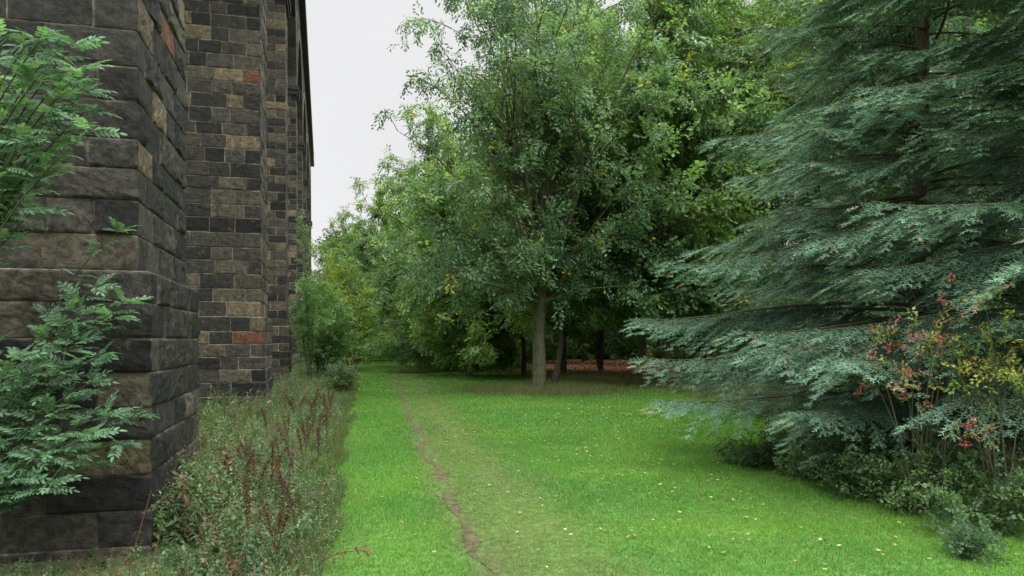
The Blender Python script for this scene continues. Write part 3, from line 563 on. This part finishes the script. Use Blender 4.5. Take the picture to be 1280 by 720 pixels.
# ================= VERGE WEEDS
def nettle(seed,h=1.0,nn=9,lf=.11,wd=.3):
    rg=np.random.default_rng(seed); V=[];Fq=[];S=[]
    z=np.linspace(.12,1,nn); bend=rg.normal(0,.2,2)
    for k,zz in enumerate(z):
        a=k*1.57+rg.normal(0,.4); L=lf*(1.25-.7*zz)*rg.uniform(.7,1.4)
        for sg in (0,math.pi):
            d=np.array([math.cos(a+sg),math.sin(a+sg),rg.normal(-.1,.4)]); b=np.array([bend[0]*zz*zz,bend[1]*zz*zz,zz*h])
            d=norm(d); s=norm(np.cross([0,0,1.],d)+rg.normal(0,.3,3)); o=len(V)
            V.extend([b,b+d*L*.45+s*L*wd,b+d*L-np.array([0,0,.2*L]),b+d*L*.45-s*L*wd]); Fq.append((o,o+1,o+2,o+3)); S.extend([rg.uniform(.65,1.35)]*4)
    for ax in ((.006,0,0),(0,.006,0)):
        ax=np.array(ax)
        for a,b in ((0,.5),(.5,1.03)):
            pa=np.array([bend[0]*a*a,bend[1]*a*a,a*h]);pb=np.array([bend[0]*b*b,bend[1]*b*b,b*h]); o=len(V); V.extend([pa-ax,pa+ax,pb+ax*.7,pb-ax*.7]); Fq.append((o,o+1,o+2,o+3)); S.extend([.9]*4)
    V=np.array(V); V=V[:,[2,0,1]]; return V,np.array(Fq),np.array(S)
NE=[nettle(i,1,11,.16,.30) for i in range(6)]+[nettle(20+i,1,14,.11,.15) for i in range(3)]
STK=[nettle(40+i,1,8,.05,.25) for i in range(3)]
rg=np.random.default_rng(9)
def vergepts(n,pw=1.5,d0=4.5,d1=60):
    y=d0+(d1-d0)*rg.random(n)**pw; l0=-SL*y-1.78; l=l0-np.where(y<6.9,2.4,0)-np.where((y>10)&(y<22.0),3.6,0); r=lawnL(y)-.05; t=rg.random(n)**.95; x=l+(r-l)*t
    t2=np.clip((x-l0)/(r-l0),0,1)
    k=~((y>5.5)&(y<7.3)&(x<l0)&(y>6.7+(x+3.435)*.257)); return x[k],y[k],t2[k]
def weeds(n,pw,temps,hf,cf,tilt):
    x,y,t=vergepts(n,pw); n=len(x); P=np.stack([x,y,gz(x,y)-.02],-1); h=hf(x,y,t,n)
    h=h*np.where((y<7.0)&(x<-2.8),.40,1.0)
    D=norm(rg.normal(0,tilt,(n,3))+[0,0,1]); up=norm(rg.normal(0,1,(n,3))*[1,1,.05])
    return inst_multi(temps,P,D,up,h,cf(x,y,n),rg)
def cf1(x,y,n):
    kk=np.clip(vn(x*1.1,y*1.1,66)*1.4-.2,0,1)[:,None]; c=np.array([.07,.13,.055])*(1-kk)+np.array([.14,.215,.10])*kk; c=c*rg.uniform(.5,1.45,n)[:,None]
    br=rg.random(n)<.10; c[br]=np.array([.20,.13,.085])*rg.uniform(.6,1.2,(br.sum(),1)); return c
A1=weeds(15000,1.8,NE,lambda x,y,t,n:(.12+.36*(1-t)**.7)*rg.uniform(.35,1.3,n)*(.5+1.0*vn(x*.9,y*.9,55)),cf1,.3)
A2=weeds(1400,1.5,STK,lambda x,y,t,n:(.25+.42*(1-t))*rg.uniform(.6,1.25,n)*(.5+.9*vn(x*.6,y*.6,57)),lambda x,y,n:np.array([.18,.105,.065])*rg.uniform(.5,1.3,(n,1)),.3)
o1=len(A1[0]); V=np.concatenate([A1[0],A2[0]]);Fq=np.concatenate([A1[1],A2[1]+o1]);Cc=np.concatenate([A1[2],A2[2]])
tag(link('verge_weeds',mesh_data('verge_weeds',V,Fq,Cc,LEAF)),'tangled nettles, brambles and weeds on the verge between viaduct and lawn','weeds',kind='stuff')
def dock(seed):
    rg=np.random.default_rng(seed); stems=[];sp=[]
    for k in range(rg.integers(1,4)):
        e=np.array([rg.normal(0,.13),rg.normal(0,.13),rg.uniform(.6,.95)]); p=bez(np.array([0,0,-.03]),np.array([e[0]*.2,e[1]*.2,e[2]*.6]),e,8); stems.append((p,np.linspace(.007,.003,8)))
        m=190; q=rg.uniform(.45,1,m); idx=(q*7).astype(int).clip(0,6); fr=(q*7-idx)[:,None]; sp.append(p[idx]*(1-fr)+p[idx+1]*fr+rg.normal(0,.018,(m,3)))
    S=np.concatenate(sp); n=len(S); v,f=leafquads(rg,S,norm(rg.normal(0,1,(n,3))),norm(rg.normal(0,1,(n,3))),rg.uniform(.015,.035,n),rg.uniform(.012,.025,n))
    c=np.repeat(np.array([.10,.045,.032])*rg.uniform(.5,1.5,(n,1)),4,0)
    m=7; a=rg.uniform(0,6.28,m); lv,lf=leafquads(rg,np.tile([0,0,.03],(m,1)).astype(float),np.stack([np.cos(a),np.sin(a),rg.uniform(.4,1.1,m)],-1),np.tile([0,0,1.],(m,1)),rg.uniform(.2,.34,m),rg.uniform(.05,.08,m))
    lc=np.repeat(np.array([.09,.15,.05])*rg.uniform(.7,1.3,(m,1)),4,0)
    return tubes(stems,4),(v,f,c),(lv,lf,lc)
spots=[(335,555),(370,610),(300,640),(392,540),(310,690),(372,680),(345,700),(425,480),(436,468),(402,505),(310,590),(412,520),(424,500),(295,560),(370,530),(398,580),(330,520),(432,488),(320,640),(358,650),(350,585),(325,660),(382,570),(360,560),(380,590),(340,620),(388,520),(408,550),(416,490)]
RST=barkmat('rust_stem',(.05,.03,.02),(.12,.07,.045),20)
protos=[]
for i,(px,py) in enumerate(spots):
    D=min(CH*F/(py-HZ),34); lab='dock plant with rust brown seed spikes among the verge weeds'; xx=X(px,D)
    if i<4:
        (sv,sf),(hv,hf,hc),(lv,lf,lc)=dock(300+i); e=empty('dock_plant',(xx,D,0),lab,'weed','dock plants on the verge')
        link('stem',mesh_data('stem',sv,sf,None,RST,True),e); link('seed_head',mesh_data('seed_head',hv,hf,hc,LEAF),e); link('leaf',mesh_data('leaf',lv,lf,lc,LEAF),e); protos.append(e)
    else: copy_thing(protos[i%4],(xx,D,0),i*1.3,.70+.35*((i*37)%10)/10,lab,'dock plants on the verge')
b0=W(395,722,6.35); b0[2]=.05; e1=W(462,690,6.5); rg=np.random.default_rng(3); pth=bez(np.zeros(3),(e1-b0)*.5+np.array([0,0,.10]),e1-b0,8)
m=50; q=rg.integers(1,8,m); v,f=leafquads(rg,pth[q]+rg.normal(0,.02,(m,3)),norm(rg.normal(0,1,(m,3))+norm(e1-b0)),norm(rg.normal(0,.5,(m,3))+[0,0,1]),rg.uniform(.03,.06,m),rg.uniform(.02,.03,m))
e=empty('dead_frond',tuple(b0),'dead reddish brown frond poking onto the grass at the bottom edge','dead frond')
tv,tf=tubes([(pth,np.linspace(.005,.002,8))],4); link('stem',mesh_data('stem',tv,tf,None,RST,True),e); link('leaflets',mesh_data('leaflets',v,f,np.repeat(np.array([.15,.07,.05])*rg.uniform(.6,1.3,(m,1)),4,0),LEAF),e)

# ================= WORLD, SUN, CAMERA
w=bpy.data.worlds.new('World'); SC.world=w; w.use_nodes=True; N=w.node_tree.nodes; L=w.node_tree.links; N.clear()
o=N.new('ShaderNodeOutputWorld'); bgn=N.new('ShaderNodeBackground'); bgn.inputs['Strength'].default_value=.1
sky=N.new('ShaderNodeTexSky'); sky.sky_type='NISHITA'; sky.sun_disc=False; sky.sun_elevation=math.radians(48); sky.sun_rotation=math.radians(172)
hs=N.new('ShaderNodeHueSaturation'); hs.inputs['Saturation'].default_value=.25; L.new(sky.outputs[0],hs.inputs['Color'])
tc=N.new('ShaderNodeTexCoord'); sx=N.new('ShaderNodeSeparateXYZ'); L.new(tc.outputs['Generated'],sx.inputs[0])
cr=N.new('ShaderNodeValToRGB'); cr.color_ramp.elements[0].position=.0; cr.color_ramp.elements[0].color=(.80,.80,.81,1); cr.color_ramp.elements[1].position=1; cr.color_ramp.elements[1].color=(1,1,.97,1)
e_=cr.color_ramp.elements.new(.45); e_.color=(.81,.81,.82,1)
L.new(sx.outputs['Z'],cr.inputs[0])
mr=N.new('ShaderNodeMapRange'); mr.inputs['From Min'].default_value=.42; mr.inputs['From Max'].default_value=.85; mr.inputs['To Min'].default_value=10.8; mr.inputs['To Max'].default_value=72; L.new(sx.outputs['Z'],mr.inputs['Value'])
nz=N.new('ShaderNodeTexNoise'); nz.inputs['Scale'].default_value=3; nz.inputs['Detail'].default_value=5; L.new(tc.outputs['Generated'],nz.inputs['Vector'])
m2=N.new('ShaderNodeMapRange'); m2.inputs['To Min'].default_value=.92; m2.inputs['To Max'].default_value=1.08; L.new(nz.outputs['Fac'],m2.inputs['Value'])
mm=N.new('ShaderNodeMath'); mm.operation='MULTIPLY'; L.new(mr.outputs[0],mm.inputs[0]); L.new(m2.outputs[0],mm.inputs[1])
vm=N.new('ShaderNodeVectorMath'); vm.operation='SCALE'; L.new(cr.outputs[0],vm.inputs[0]); L.new(mm.outputs[0],vm.inputs['Scale'])
mx=N.new('ShaderNodeMixRGB'); mx.inputs[0].default_value=.93; L.new(hs.outputs[0],mx.inputs[1]); L.new(vm.outputs[0],mx.inputs[2])
L.new(mx.outputs[0],bgn.inputs['Color']); L.new(bgn.outputs[0],o.inputs[0])
sd=bpy.data.lights.new('sun','SUN'); sd.energy=1.5; sd.angle=math.radians(20); sd.color=(1,.98,.94); so=bpy.data.objects.new('sun',sd); COL.objects.link(so); so.rotation_euler=(math.radians(42),0,math.radians(8))
cd=bpy.data.cameras.new('camera'); cd.sensor_width=36; cd.lens=F/1280*36; cd.shift_y=65/1280; cd.clip_end=6000; cd.clip_start=.1
co=bpy.data.objects.new('camera',cd); COL.objects.link(co); co.location=(0,0,CH); co.rotation_euler=(math.radians(90),0,0); SC.camera=co
SC.view_settings.view_transform='Standard'; SC.view_settings.look='None'; SC.view_settings.exposure=0
print('faces', sum(len(o.data.polygons) for o in SC.objects if o.type=='MESH'))
